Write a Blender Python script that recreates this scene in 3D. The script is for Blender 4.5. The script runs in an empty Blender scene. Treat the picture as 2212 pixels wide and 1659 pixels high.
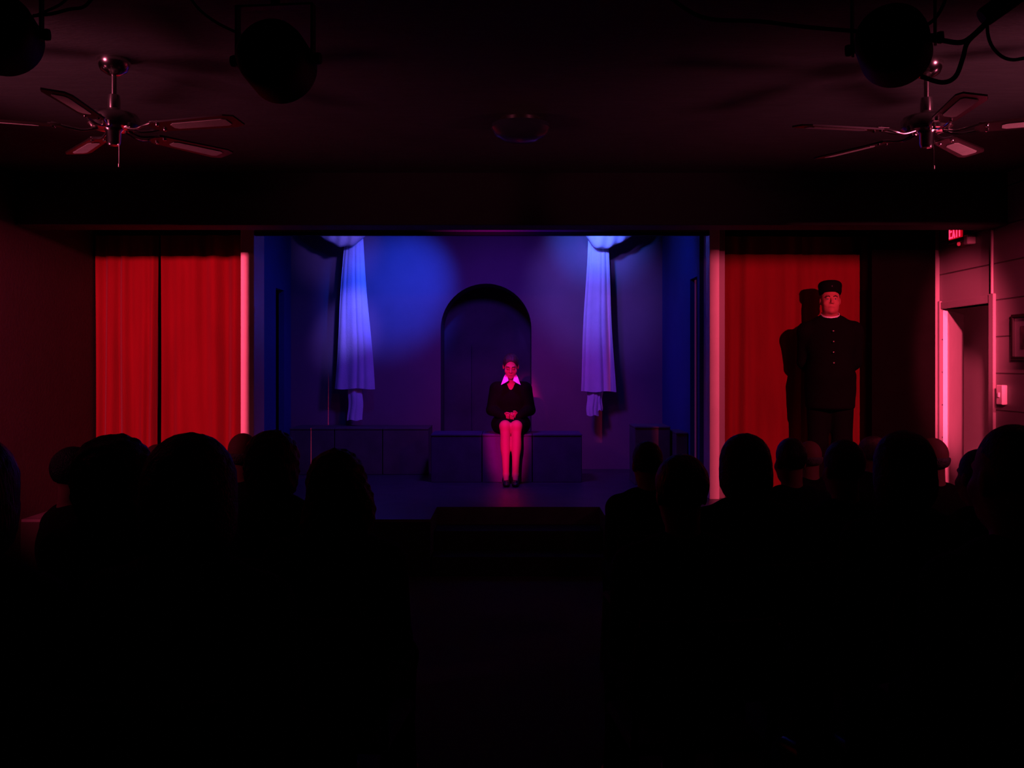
import bpy, math, random
import numpy as np
from mathutils import Vector, Matrix

sc = bpy.context.scene
COL = sc.collection
R = math.radians
F, CX, HY, CZ = 2114.0, 1106.0, 785.0, 1.63      # focal length in pixels, centre column, horizon row, eye height
STAGE = 0.435                                     # stage floor above the hall floor
W = 3.76                                          # half width of the hall


def at(px, py, Y):
    s = F / Y
    return Vector(((px - CX) / s, Y, CZ - (py - HY) / s))


# ------------------------------------------------------------------ camera, world, lights, exposure
cam_d = bpy.data.cameras.new('camera')
cam = bpy.data.objects.new('camera', cam_d)
COL.objects.link(cam)
cam.location = (0, 0, CZ)
cam.rotation_euler = (R(90), 0, 0)
cam_d.sensor_width = 36.0
cam_d.lens = F / 2212.0 * 36.0
cam_d.shift_y = (HY - 829.5) / 2212.0
cam_d.clip_start = 0.05
sc.camera = cam

wd = bpy.data.worlds.new('dark_room')
sc.world = wd
wd.use_nodes = True
wd.node_tree.nodes['Background'].inputs[0].default_value = (0.0, 0.0, 0.0, 1)
wd.node_tree.nodes['Background'].inputs[1].default_value = 0.0

sc.view_settings.view_transform = 'Standard'
sc.view_settings.look = 'None'
sc.view_settings.exposure = 0.0
sc.view_settings.gamma = 1.0
sc.view_settings.use_curve_mapping = False


def spot(name, loc, target, color, power, size, blend=0.6, radius=0.06, squeeze=1.0):
    d = bpy.data.lights.new(name, 'SPOT')
    d.color = color
    d.energy = power
    d.spot_size = R(size)
    d.spot_blend = blend
    d.shadow_soft_size = radius
    o = bpy.data.objects.new(name, d)
    COL.objects.link(o)
    o.location = loc
    o.rotation_euler = (Vector(target) - Vector(loc)).to_track_quat('-Z', 'Y').to_euler()
    o.scale = (squeeze, 1, 1)
    return o


RED = (1.0, 0.062, 0.15)
SPILL = (1.0, 0.15, 0.30)
MAG = (1.0, 0.0, 0.32)
BLUE = (0.01, 0.06, 1.0)
CYAN = (0.0, 0.13, 1.0)
PURP = (0.14, 0.03, 1.0)
LAV = (0.17, 0.12, 1.0)
# red floods at the two sides of the hall (on the curtains, the standing man and the door)
FLOOD_FAR, FLOOD_DOOR = Vector((-3.2, 3.4, 2.93)), Vector((3.25, 3.4, 2.86))
spot('red_flood_far', FLOOD_FAR, (-2.9, 8.8, 1.25), RED, 1900, 40, 0.6, 0.003)
spot('red_flood_door', FLOOD_DOOR, (2.7, 8.8, 1.3), RED, 1050, 40, 0.6, 0.009)
spot('red_can_door', (1.78, 3.4, 2.62), (3.90, 8.5, 1.30), RED, 480, 14, 0.6, 0.05, 0.7)
spot('red_can_leaf', (2.35, 3.4, 2.62), (3.96, 8.95, 1.62), RED, 4500, 20, 0.7, 0.05, 0.38)
# added spots imitating the floods' stray light on the fans
spot('red_high_fill_far', (-2.72, 3.6, 2.97), (-1.9, 4.67, 2.85), SPILL, 30, 60, 1.0, 0.05)
spot('red_high_fill_door', (2.78, 3.6, 2.97), (2.0, 4.72, 2.85), SPILL, 30, 60, 1.0, 0.05)
# unseen low fills added to brighten the fans, the ceiling and the nearest heads
spot('red_low_fill_far', (-3.4, 4.3, 1.7), (-2.35, 4.95, 2.85), SPILL, 46, 72, 1.0, 0.28)
spot('red_low_fill_door', (3.4, 4.3, 1.7), (2.5, 4.95, 2.85), SPILL, 60, 72, 1.0, 0.28)
spot('pink_head_fill_far', (-3.45, 3.3, 2.2), (-1.6, 4.7, 1.15), (1.0, 0.12, 0.35), 14, 42, 1.0, 0.1)  # this pair is added fill for the audience heads
spot('pink_head_fill_door', (3.45, 3.6, 2.2), (1.85, 5.5, 1.1), (1.0, 0.12, 0.35), 20, 36, 1.0, 0.1)
# magenta special on the seated woman
spot('magenta_special', (-0.78, 3.40, 2.62), (-0.06, 9.75, 1.06), MAG, 2600, 13.0, 0.65, 0.05, 0.34)
# blue cans hanging over the stage behind the header
spot('blue_can_one', (-0.45, 8.98, 3.25), (-1.28, 11.05, 2.50), BLUE, 500, 38, 1.0, 0.06)
spot('blue_can_drape', (-1.1, 8.98, 3.25), (-1.77, 10.85, 2.10), LAV, 170, 20, 1.0, 0.06)
spot('blue_can_two', (0.30, 8.98, 3.25), (0.90, 11.05, 2.50), LAV, 140, 44, 1.0, 0.06)
spot('swag_fill', (0.75, 8.98, 3.25), (1.02, 10.8, 2.98), LAV, 70, 22, 1.0, 0.05)  # unseen fill added to brighten the gathered swag
spot('cyan_can', (0.4, 8.98, 3.30), (0.95, 11.05, 3.05), CYAN, 230, 34, 1.0, 0.06)
spot('swag_fill_far', (-0.9, 8.98, 3.30), (-1.80, 10.80, 2.98), LAV, 85, 26, 1.0, 0.06)  # added fill for the other swag
spot('blue_side_can', (-1.2, 8.98, 3.25), (-2.5, 10.6, 1.6), BLUE, 26, 80, 1.0, 0.1)
spot('blue_side_can_door', (0.7, 8.98, 3.25), (1.8, 9.9, 2.0), BLUE, 26, 80, 1.0, 0.1)
# dim purple wash over the set, and two unseen spots added to light the header strip
spot('purple_wash', (-0.1, 8.98, 3.1), (-0.1, 10.9, 0.7), PURP, 105, 130, 1.0, 0.15)
spot('low_wash', (0.1, 8.98, 3.0), (0.2, 11.0, 0.75), (1.0, 0.06, 0.50), 24, 62, 1.0, 0.15)
spot('magenta_header_fill', (-0.22, 8.1, 2.93), (-0.22, 8.61, 2.84), (0.8, 0.0, 0.8), 7, 100, 1.0, 0.03)
spot('blue_header_fill', (0.28, 8.1, 2.93), (0.28, 8.61, 2.84), (0.12, 0.0, 1.0), 5, 110, 1.0, 0.03)


# ------------------------------------------------------------------ materials (all procedural)
def mat(name, col, rough=0.7, metal=0.0, var=0.12, scale=6.0, bump=0.0, bscale=40.0, spec=0.5, stretch=(1, 1, 1), sheen=0.0):
    m = bpy.data.materials.new(name)
    m.use_nodes = True
    nt = m.node_tree
    b = nt.nodes['Principled BSDF']
    tc = nt.nodes.new('ShaderNodeTexCoord')
    mp = nt.nodes.new('ShaderNodeMapping')
    mp.inputs['Scale'].default_value = stretch
    nt.links.new(tc.outputs['Object'], mp.inputs[0])
    n = nt.nodes.new('ShaderNodeTexNoise')
    n.inputs['Scale'].default_value = scale
    n.inputs['Detail'].default_value = 5
    nt.links.new(mp.outputs[0], n.inputs['Vector'])
    cr = nt.nodes.new('ShaderNodeValToRGB')
    cr.color_ramp.elements[0].position = 0.3
    cr.color_ramp.elements[1].position = 0.7
    cr.color_ramp.elements[0].color = tuple(c * (1 - var) for c in col) + (1,)
    cr.color_ramp.elements[1].color = tuple(min(1, c * (1 + var)) for c in col) + (1,)
    nt.links.new(n.outputs['Fac'], cr.inputs[0])
    nt.links.new(cr.outputs[0], b.inputs['Base Color'])
    b.inputs['Roughness'].default_value = rough
    b.inputs['Metallic'].default_value = metal
    b.inputs['Specular IOR Level'].default_value = spec
    if sheen:
        b.inputs['Sheen Weight'].default_value = sheen
    if bump:
        n2 = nt.nodes.new('ShaderNodeTexNoise')
        n2.inputs['Scale'].default_value = bscale
        n2.inputs['Detail'].default_value = 4
        nt.links.new(mp.outputs[0], n2.inputs['Vector'])
        bp = nt.nodes.new('ShaderNodeBump')
        bp.inputs['Strength'].default_value = bump
        bp.inputs['Distance'].default_value = 0.02
        nt.links.new(n2.outputs['Fac'], bp.inputs['Height'])
        nt.links.new(bp.outputs[0], b.inputs['Normal'])
    return m


def mat_blocks(name, col, mortar):
    """painted blockwork: long courses with dark joints, laid out on the side wall"""
    m = bpy.data.materials.new(name)
    m.use_nodes = True
    nt = m.node_tree
    b = nt.nodes['Principled BSDF']
    tc = nt.nodes.new('ShaderNodeTexCoord')
    sp = nt.nodes.new('ShaderNodeSeparateXYZ')
    cb = nt.nodes.new('ShaderNodeCombineXYZ')
    nt.links.new(tc.outputs['Object'], sp.inputs[0])
    nt.links.new(sp.outputs['Y'], cb.inputs[0])
    ad = nt.nodes.new('ShaderNodeMath')
    ad.operation = 'ADD'
    ad.inputs[1].default_value = 0.158
    nt.links.new(sp.outputs['Z'], ad.inputs[0])
    nt.links.new(ad.outputs[0], cb.inputs[1])
    br = nt.nodes.new('ShaderNodeTexBrick')
    br.inputs['Scale'].default_value = 1.0
    br.inputs['Brick Width'].default_value = 2.2
    br.inputs['Row Height'].default_value = 0.285
    br.inputs['Mortar Size'].default_value = 0.006
    br.inputs['Mortar Smooth'].default_value = 0.4
    br.inputs['Color1'].default_value = tuple(col) + (1,)
    br.inputs['Color2'].default_value = tuple(c * 0.93 for c in col) + (1,)
    br.inputs['Mortar'].default_value = tuple(mortar) + (1,)
    nt.links.new(cb.outputs[0], br.inputs['Vector'])
    nt.links.new(br.outputs['Color'], b.inputs['Base Color'])
    bp = nt.nodes.new('ShaderNodeBump')
    bp.invert = True
    bp.inputs['Distance'].default_value = 0.01
    nt.links.new(br.outputs['Fac'], bp.inputs['Height'])
    nt.links.new(bp.outputs[0], b.inputs['Normal'])
    b.inputs['Roughness'].default_value = 0.55
    return m


def mat_emit(name, col, strength):
    m = mat(name, tuple(c * 0.5 for c in col), 0.5)
    b = m.node_tree.nodes['Principled BSDF']
    b.inputs['Emission Color'].default_value = tuple(col) + (1,)
    b.inputs['Emission Strength'].default_value = strength
    return m


M = dict(
    ceiling=mat('ceiling_boards', (0.085, 0.110, 0.095), 0.8, bump=0.3, bscale=25, stretch=(1, 6, 1)),
    beam=mat('beam_paint', (0.016, 0.014, 0.018), 0.75, bump=0.1),
    carpet=mat('hall_carpet', (0.03, 0.03, 0.045), 0.95, bump=0.6, bscale=200),
    casing=mat('casing_paint', (0.19, 0.175, 0.175), 0.5, var=0.03),
    white_wall=mat('white_gloss_trim', (0.78, 0.76, 0.75), 0.45, var=0.03, bump=0.05),
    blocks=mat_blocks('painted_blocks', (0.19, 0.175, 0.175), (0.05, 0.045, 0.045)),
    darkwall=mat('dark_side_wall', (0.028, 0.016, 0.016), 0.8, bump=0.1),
    black=mat('black_flat_paint', (0.012, 0.011, 0.011), 0.85, spec=0.2),
    brownflat=mat('dark_brown_flat', (0.004, 0.003, 0.003), 0.9, spec=0.03),
    setback=mat('back_set_paint', (0.25, 0.14, 0.17), 0.8, var=0.08, scale=2.5, bump=0.05),
    setblue=mat('blue_lit_set', (0.035, 0.07, 0.25), 0.8, var=0.08, scale=2.5, bump=0.05),  # side walls: weaker red wash put into a bluer colour
    alcove=mat('alcove_dark_paint', (0.10, 0.07, 0.10), 0.85, var=0.25, scale=3),
    stagefloor=mat('stage_floor_paint', (0.055, 0.05, 0.06), 0.42, var=0.25, scale=5, bump=0.05),
    block=mat('block_paint', (0.060, 0.036, 0.115), 0.7, var=0.2),
    block_pale=mat('pale_block_paint', (0.12, 0.10, 0.085), 0.7, var=0.2),
    red=mat('red_curtain_velvet', (0.19, 0.004, 0.010), 0.85, var=0.12, scale=9, stretch=(1, 1, 0.15), bump=0.15, bscale=120, spec=0.15, sheen=0.15),
    drape=mat('white_drape_cloth', (0.80, 0.80, 0.82), 0.8, var=0.05, bump=0.2, bscale=90),
    chrome=mat('polished_chrome', (0.75, 0.72, 0.68), 0.20, 1.0, var=0.02),
    blade=mat('dark_fan_blade', (0.03, 0.018, 0.016), 0.35),
    cane=mat('pale_cane_insert', (0.8, 0.72, 0.62), 0.6, bump=0.3, bscale=300),
    canblack=mat('black_lamp_metal', (0.008, 0.008, 0.008), 0.6),
    lens=mat('lamp_glass', (0.3, 0.3, 0.3), 0.15),
    rubber=mat('black_cable_rubber', (0.006, 0.006, 0.006), 0.7),
    glassdome=mat('opal_glass', (0.05, 0.06, 0.10), 0.25),
    plastic=mat('white_plastic', (0.6, 0.58, 0.56), 0.5, var=0.03),
    exitbox=mat('dark_sign_case', (0.03, 0.025, 0.025), 0.5),
    exitface=mat_emit('lit_red_panel', (1.0, 0.0, 0.015), 0.42),
    exitletter=mat_emit('lit_exit_letters', (1.0, 0.035, 0.13), 1.6),
    led=mat_emit('red_indicator', (1.0, 0.02, 0.06), 0.5),
    frame=mat('black_picture_frame', (0.015, 0.012, 0.012), 0.4),
    mount=mat('grey_picture_mount', (0.22, 0.2, 0.21), 0.7),
    picture=mat('dark_picture_print', (0.09, 0.05, 0.06), 0.6, var=0.7, scale=14),
    skin=mat('skin', (0.44, 0.14, 0.115), 0.6, var=0.06, bump=0.05, bscale=200, spec=0.25),
    lips=mat('lip_skin', (0.40, 0.12, 0.12), 0.4),
    eye=mat('eye_white', (0.40, 0.34, 0.32), 0.3),
    hair_dark=mat('dark_brown_hair', (0.022, 0.013, 0.01), 0.45, var=0.4, scale=60, stretch=(1, 1, 0.2), bump=0.5, bscale=150),
    hair_black=mat('black_hair', (0.008, 0.007, 0.007), 0.5, var=0.4, scale=60, bump=0.5, bscale=150),
    hair_grey=mat('grey_hair', (0.22, 0.16, 0.15), 0.6, var=0.3, scale=60, bump=0.5, bscale=150),
    blackcloth=mat('black_wool', (0.0035, 0.0035, 0.0032), 0.95, bump=0.2, bscale=300, spec=0.05),
    blackskirt=mat('black_skirt_cloth', (0.003, 0.003, 0.0035), 0.95, bump=0.2, bscale=300, spec=0.05),
    darkcloth=mat('charcoal_knit', (0.014, 0.013, 0.015), 0.95, bump=0.3, bscale=300, spec=0.1),
    navycloth=mat('navy_knit', (0.011, 0.012, 0.019), 0.95, bump=0.3, bscale=300, spec=0.1),
    browncloth=mat('brown_knit', (0.019, 0.013, 0.011), 0.95, bump=0.3, bscale=300, spec=0.1),
    trouser=mat('black_trouser_cloth', (0.0035, 0.0035, 0.004), 0.95, bump=0.2, bscale=300, spec=0.05),
    white=mat('white_cotton', (0.82, 0.80, 0.82), 0.7, var=0.03),
    leather=mat('black_shoe_leather', (0.008, 0.008, 0.008), 0.3),
    brass=mat('button_metal', (0.7, 0.62, 0.5), 0.2, 1.0),
    chairmetal=mat('black_chair_steel', (0.012, 0.012, 0.012), 0.5),
    chairseat=mat('black_chair_pad', (0.012, 0.012, 0.013), 0.85, bump=0.2, bscale=200),
    paleth=mat('pale_grey_cloth', (0.45, 0.44, 0.5), 0.85, bump=0.3, bscale=120),
)


# ------------------------------------------------------------------ mesh helpers
class MB:
    def __init__(self):
        self.v, self.f = [], []

    def add(self, vs, fs):
        o = len(self.v)
        self.v += [tuple(p) for p in vs]
        self.f += [tuple(i + o for i in f) for f in fs]
        return self

    def box(self, a, b, bev=0.0):
        x0, y0, z0 = a
        x1, y1, z1 = b
        if bev <= 0:
            vs = [(x0, y0, z0), (x1, y0, z0), (x1, y1, z0), (x0, y1, z0), (x0, y0, z1), (x1, y0, z1), (x1, y1, z1), (x0, y1, z1)]
            return self.add(vs, [(0, 3, 2, 1), (4, 5, 6, 7), (0, 1, 5, 4), (1, 2, 6, 5), (2, 3, 7, 6), (3, 0, 4, 7)])
        c = [(x0, x1), (y0, y1), (z0, z1)]
        vs, idx = [], {}
        for sx in (0, 1):
            for sy in (0, 1):
                for sz in (0, 1):
                    s = (sx, sy, sz)
                    for ax in range(3):
                        p = []
                        for k in range(3):
                            e = c[k][s[k]]
                            p.append(e if k == ax else e + (bev if s[k] == 0 else -bev))
                        idx[(s, ax)] = len(vs)
                        vs.append(tuple(p))
        fs = []
        for ax in range(3):
            u, w = [k for k in range(3) if k != ax]
            for s in (0, 1):
                q = []
                for a_, b_ in ((0, 0), (1, 0), (1, 1), (0, 1)):
                    t = [0, 0, 0]
                    t[ax] = s
                    t[u] = a_
                    t[w] = b_
                    q.append(idx[(tuple(t), ax)])
                fs.append(q if (s == 1) == (ax != 1) else q[::-1])
        for ax in range(3):
            u, w = [k for k in range(3) if k != ax]
            for a_ in (0, 1):
                for b_ in (0, 1):
                    q = []
                    for s in (0, 1):
                        t = [0, 0, 0]
                        t[ax] = s
                        t[u] = a_
                        t[w] = b_
                        q.append((idx[(tuple(t), u)], idx[(tuple(t), w)]))
                    fs.append([q[0][0], q[0][1], q[1][1], q[1][0]])
        for sx in (0, 1):
            for sy in (0, 1):
                for sz in (0, 1):
                    s = (sx, sy, sz)
                    fs.append([idx[(s, 0)], idx[(s, 1)], idx[(s, 2)]])
        return self.add(vs, fs)

    def lathe(self, prof, n=28, axis='z', origin=(0, 0, 0), mx=None):
        """prof: list of (radius, height); closed at radius 0"""
        vs, fs = [], []
        for r, h in prof:
            for i in range(n):
                t = 2 * math.pi * i / n
                p = Vector((r * math.cos(t), r * math.sin(t), h))
                if axis == 'y':
                    p = Vector((p.x, p.z, p.y))
                if axis == 'x':
                    p = Vector((p.z, p.x, p.y))
                if mx is not None:
                    p = mx @ p
                vs.append(p + Vector(origin))
        for k in range(len(prof) - 1):
            for i in range(n):
                j = (i + 1) % n
                fs.append((k * n + i, k * n + j, (k + 1) * n + j, (k + 1) * n + i))
        fs.append(tuple(range(n))[::-1])
        fs.append(tuple(range((len(prof) - 1) * n, len(prof) * n)))
        return self.add(vs, fs)

    def tube(self, pts, r, n=8, smooth=5):
        P = [Vector(p) for p in pts]
        if smooth > 1 and len(P) > 2:
            Q = []
            for i in range(len(P) - 1):
                p0, p1, p2, p3 = P[max(i - 1, 0)], P[i], P[i + 1], P[min(i + 2, len(P) - 1)]
                for k in range(smooth):
                    t = k / smooth
                    Q.append(0.5 * ((2 * p1) + (p2 - p0) * t + (2 * p0 - 5 * p1 + 4 * p2 - p3) * t * t + (3 * p1 - p0 - 3 * p2 + p3) * t ** 3))
            Q.append(P[-1])
            P = Q
        rr = r if isinstance(r, (list, tuple)) else None
        vs, fs = [], []
        up = None
        for i, p in enumerate(P):
            d = (P[min(i + 1, len(P) - 1)] - P[max(i - 1, 0)]).normalized()
            if up is None:
                up = d.orthogonal().normalized()
            up = (up - d * up.dot(d)).normalized()
            sd = d.cross(up)
            rad = r if rr is None else rr[0] + (rr[1] - rr[0]) * i / (len(P) - 1)
            for k in range(n):
                t = 2 * math.pi * k / n
                vs.append(p + (up * math.cos(t) + sd * math.sin(t)) * rad)
        for i in range(len(P) - 1):
            for k in range(n):
                j = (k + 1) % n
                fs.append((i * n + k, i * n + j, (i + 1) * n + j, (i + 1) * n + k))
        fs.append(tuple(range(n))[::-1])
        fs.append(tuple(range((len(P) - 1) * n, len(P) * n)))
        return self.add(vs, fs)

    def prism(self, poly, vec):
        """a planar polygon (3-D points) swept by vec"""
        n = len(poly)
        v = Vector(vec)
        vs = [Vector(p) for p in poly] + [Vector(p) + v for p in poly]
        fs = [tuple(range(n))[::-1], tuple(range(n, 2 * n))]
        fs += [(i, (i + 1) % n, n + (i + 1) % n, n + i) for i in range(n)]
        return self.add(vs, fs)

    def grid(self, fn, nu, nv, thick=None):
        """sheet fn(u,v) with an optional thickness vector"""
        vs, fs = [], []
        for j in range(nv + 1):
            for i in range(nu + 1):
                vs.append(Vector(fn(i / nu, j / nv)))
        w = nu + 1
        for j in range(nv):
            for i in range(nu):
                fs.append((j * w + i, j * w + i + 1, (j + 1) * w + i + 1, (j + 1) * w + i))
        if thick is not None:
            m = len(vs)
            vs += [p + Vector(thick) for p in vs]
            fs += [tuple(m + k for k in f[::-1]) for f in fs[:]]
            b = [i for i in range(nu)]
            for i in range(nu):
                fs.append((i + 1, i, m + i, m + i + 1))
                a = nv * w + i
                fs.append((a, a + 1, m + a + 1, m + a))
            for j in range(nv):
                a, c = j * w, (j + 1) * w
                fs.append((a, c, m + c, m + a))
                a, c = j * w + nu, (j + 1) * w + nu
                fs.append((c, a, m + a, m + c))
        return self.add(vs, fs)

    def build(self, name, m, parent=None, smooth=False, loc=None, rot=None):
        me = bpy.data.meshes.new(name)
        me.from_pydata(self.v, [], self.f)
        me.materials.append(m)
        if smooth:
            me.polygons.foreach_set('use_smooth', [True] * len(me.polygons))
            try:
                me.set_sharp_from_angle(angle=R(38))
            except Exception:
                pass
        me.update()
        import bmesh
        bm = bmesh.new()
        bm.from_mesh(me)
        bmesh.ops.recalc_face_normals(bm, faces=bm.faces[:])
        bm.to_mesh(me)
        bm.free()
        o = bpy.data.objects.new(name, me)
        COL.objects.link(o)
        if parent is not None:
            o.parent = parent
        if loc is not None:
            o.location = loc
        if rot is not None:
            o.rotation_euler = rot
        return o


def tag(o, label, cat, group=None, kind=None):
    if label:
        o['label'] = label
    if cat:
        o['category'] = cat
    if group:
        o['group'] = group
    if kind:
        o['kind'] = kind
    return o


def thing(name, label, cat, loc=(0, 0, 0), rz=0.0, group=None):
    o = bpy.data.objects.new(name, None)
    COL.objects.link(o)
    o.location = loc
    o.rotation_euler = (0, 0, rz)
    o.empty_display_size = 0.1
    return tag(o, label, cat, group)


def struct(name, mb, m, smooth=False, parent=None):
    o = mb.build(name, m, parent, smooth)
    if parent is None:
        o['kind'] = 'structure'
    return o


def copy_tree(o, parent=None):
    c = o.copy()
    COL.objects.link(c)
    c.parent = parent
    for ch in list(o.children):
        copy_tree(ch, c)
    return c


# ------------------------------------------------------------------ smooth solid bodies (distance field, surface nets)
class Body:
    def __init__(self, h=0.006):
        self.p, self.h = [], h

    def cap(self, a, b, ra, rb=None, k=0.02, sub=False):
        self.p.append(('c', np.array(a, float), np.array(b, float), ra, ra if rb is None else rb, k, sub))
        return self

    def ell(self, c, r, rot=None, k=0.02, sub=False):
        m = np.eye(3) if rot is None else np.array(rot, float).reshape(3, 3)
        self.p.append(('e', np.array(c, float), np.array(r, float), m, None, k, sub))
        return self

    def cyl(self, c, rx, ry, hz, rnd=0.01, rot=None, k=0.01, sub=False):
        m = np.eye(3) if rot is None else np.array(rot, float).reshape(3, 3)
        self.p.append(('y', np.array(c, float), (rx, ry, hz, rnd), m, None, k, sub))
        return self

    def box(self, c, hs, rnd=0.01, rot=None, k=0.01, sub=False):
        m = np.eye(3) if rot is None else np.array(rot, float).reshape(3, 3)
        self.p.append(('b', np.array(c, float), np.array(hs, float), m, rnd, k, sub))
        return self

    @staticmethod
    def bounds(q):
        if q[0] == 'c':
            r = max(q[3], q[4])
            return np.minimum(q[1], q[2]) - r, np.maximum(q[1], q[2]) + r
        if q[0] == 'e':
            e = np.abs(q[3]) @ q[2]
        elif q[0] == 'y':
            e = np.abs(q[3]) @ np.array([q[2][0], q[2][1], q[2][2]])
        else:
            e = np.abs(q[3]) @ q[2]
        return q[1] - e, q[1] + e

    @staticmethod
    def dist(q, X, Y, Z):
        if q[0] == 'c':
            a, b, ra, rb = q[1], q[2], q[3], q[4]
            ab = b - a
            L = max(float(ab @ ab), 1e-9)
            t = np.clip(((X - a[0]) * ab[0] + (Y - a[1]) * ab[1] + (Z - a[2]) * ab[2]) / L, 0, 1)
            return np.sqrt((X - a[0] - ab[0] * t) ** 2 + (Y - a[1] - ab[1] * t) ** 2 + (Z - a[2] - ab[2] * t) ** 2) - (ra + (rb - ra) * t)
        c, m = q[1], q[3]
        x, y, z = X - c[0], Y - c[1], Z - c[2]
        u = x * m[0, 0] + y * m[1, 0] + z * m[2, 0]
        v = x * m[0, 1] + y * m[1, 1] + z * m[2, 1]
        w = x * m[0, 2] + y * m[1, 2] + z * m[2, 2]
        if q[0] == 'e':
            r = q[2]
            k0 = np.sqrt((u / r[0]) ** 2 + (v / r[1]) ** 2 + (w / r[2]) ** 2)
            k1 = np.sqrt((u / r[0] ** 2) ** 2 + (v / r[1] ** 2) ** 2 + (w / r[2] ** 2) ** 2) + 1e-9
            return k0 * (k0 - 1) / k1
        if q[0] == 'y':
            rx, ry, hz, rnd = q[2]
            k0 = np.sqrt((u / rx) ** 2 + (v / ry) ** 2)
            k1 = np.sqrt((u / rx ** 2) ** 2 + (v / ry ** 2) ** 2) + 1e-9
            dr = k0 * (k0 - 1) / k1 + rnd
            dz = np.abs(w) - hz + rnd
            return np.minimum(np.maximum(dr, dz), 0) + np.sqrt(np.maximum(dr, 0) ** 2 + np.maximum(dz, 0) ** 2) - rnd
        hs, rnd = q[2], q[4]
        a, b, c_ = np.abs(u) - hs[0] + rnd, np.abs(v) - hs[1] + rnd, np.abs(w) - hs[2] + rnd
        return np.minimum(np.maximum(a, np.maximum(b, c_)), 0) + np.sqrt(np.maximum(a, 0) ** 2 + np.maximum(b, 0) ** 2 + np.maximum(c_, 0) ** 2) - rnd

    def mesh(self, bump=None):
        h = self.h
        lo = np.min([self.bounds(q)[0] for q in self.p if not q[6]], axis=0) - 4 * h - 0.02
        hi = np.max([self.bounds(q)[1] for q in self.p if not q[6]], axis=0) + 4 * h + 0.02
        n = np.ceil((hi - lo) / h).astype(int) + 1
        ax = [(lo[i] + np.arange(n[i]) * h).astype(np.float32) for i in range(3)]
        D = np.full(n, 0.2, np.float32)
        for q in self.p:
            a, b = self.bounds(q)
            pad = 3 * h + q[5] + 0.01
            i0 = np.clip(np.floor((a - pad - lo) / h).astype(int), 0, n - 1)
            i1 = np.clip(np.ceil((b + pad - lo) / h).astype(int) + 1, 1, n)
            if np.any(i1 <= i0):
                continue
            sl = tuple(slice(i0[k], i1[k]) for k in range(3))
            X, Y, Z = ax[0][sl[0]][:, None, None], ax[1][sl[1]][None, :, None], ax[2][sl[2]][None, None, :]
            s = self.dist(q, X, Y, Z).astype(np.float32)
            d = D[sl]
            k = max(q[5], 1e-5)
            if q[6]:
                s = -s
                hh = np.maximum(k - np.abs(d - s), 0) / k
                D[sl] = np.maximum(d, s) + hh * hh * k * 0.25
            else:
                hh = np.maximum(k - np.abs(d - s), 0) / k
                D[sl] = np.minimum(d, s) - hh * hh * k * 0.25
        if bump:
            amp, fr = bump
            X, Y, Z = ax[0][:, None, None], ax[1][None, :, None], ax[2][None, None, :]
            D = D + (amp * np.sin(X * fr + 1.3 * np.sin(Z * fr * 0.6)) * np.sin(Y * fr + 0.7) * np.sin(Z * fr + 1.1 * np.sin(X * fr * 0.7))).astype(np.float32)
        S = D < 0
        c = np.zeros(n - 1, np.int8)
        for dx in (0, 1):
            for dy in (0, 1):
                for dz in (0, 1):
                    c += S[dx:n[0] - 1 + dx, dy:n[1] - 1 + dy, dz:n[2] - 1 + dz]
        act = (c > 0) & (c < 8)
        I = np.argwhere(act)
        idx = np.full(n - 1, -1, np.int64)
        idx[act] = np.arange(len(I))
        cs = np.array([(x, y, z) for x in (0, 1) for y in (0, 1) for z in (0, 1)])
        val = np.stack([D[I[:, 0] + o[0], I[:, 1] + o[1], I[:, 2] + o[2]] for o in cs], 1)
        acc = np.zeros((len(I), 3))
        cnt = np.zeros(len(I))
        for a in range(8):
            for b in range(a + 1, 8):
                if np.abs(cs[a] - cs[b]).sum() != 1:
                    continue
                va, vb = val[:, a], val[:, b]
                m = (va < 0) != (vb < 0)
                t = va[m] / (va[m] - vb[m])
                acc[m] += cs[a] + (cs[b] - cs[a]) * t[:, None]
                cnt[m] += 1
        V = lo + (I + acc / cnt[:, None]) * h
        quads = []
        for axn in range(3):
            sl0 = [slice(None)] * 3
            sl1 = [slice(None)] * 3
            sl0[axn] = slice(0, n[axn] - 1)
            sl1[axn] = slice(1, n[axn])
            A, B = S[tuple(sl0)], S[tuple(sl1)]
            E = np.argwhere(A != B)
            ins = A[E[:, 0], E[:, 1], E[:, 2]]
            u, w = (axn + 1) % 3, (axn + 2) % 3
            q = []
            for du, dw in ((-1, -1), (0, -1), (0, 0), (-1, 0)):
                e = E.copy()
                e[:, u] += du
                e[:, w] += dw
                q.append(idx[e[:, 0], e[:, 1], e[:, 2]])
            q = np.stack(q, 1)
            q[~ins] = q[~ins][:, ::-1]
            quads.append(q)
        return V, np.concatenate(quads)

    def build(self, name, m, parent=None, bump=None, relax=2):
        V, Q = self.mesh(bump)
        for _ in range(relax):                      # gentle smoothing along the edges
            acc = np.zeros_like(V)
            cn = np.zeros(len(V))
            for a, b in ((0, 1), (1, 2), (2, 3), (3, 0)):
                np.add.at(acc, Q[:, a], V[Q[:, b]])
                np.add.at(cn, Q[:, a], 1)
            V = V * 0.5 + 0.5 * acc / np.maximum(cn, 1)[:, None]
        me = bpy.data.meshes.new(name)
        me.vertices.add(len(V))
        me.vertices.foreach_set('co', V.astype(np.float32).ravel())
        me.loops.add(Q.size)
        me.loops.foreach_set('vertex_index', Q.astype(np.int32).ravel())
        me.polygons.add(len(Q))
        me.polygons.foreach_set('loop_start', np.arange(0, Q.size, 4, dtype=np.int32))
        me.polygons.foreach_set('use_smooth', np.ones(len(Q), bool))
        me.update(calc_edges=True)
        me.validate()
        me.materials.append(m)
        o = bpy.data.objects.new(name, me)
        COL.objects.link(o)
        if parent is not None:
            o.parent = parent
        return o


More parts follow.
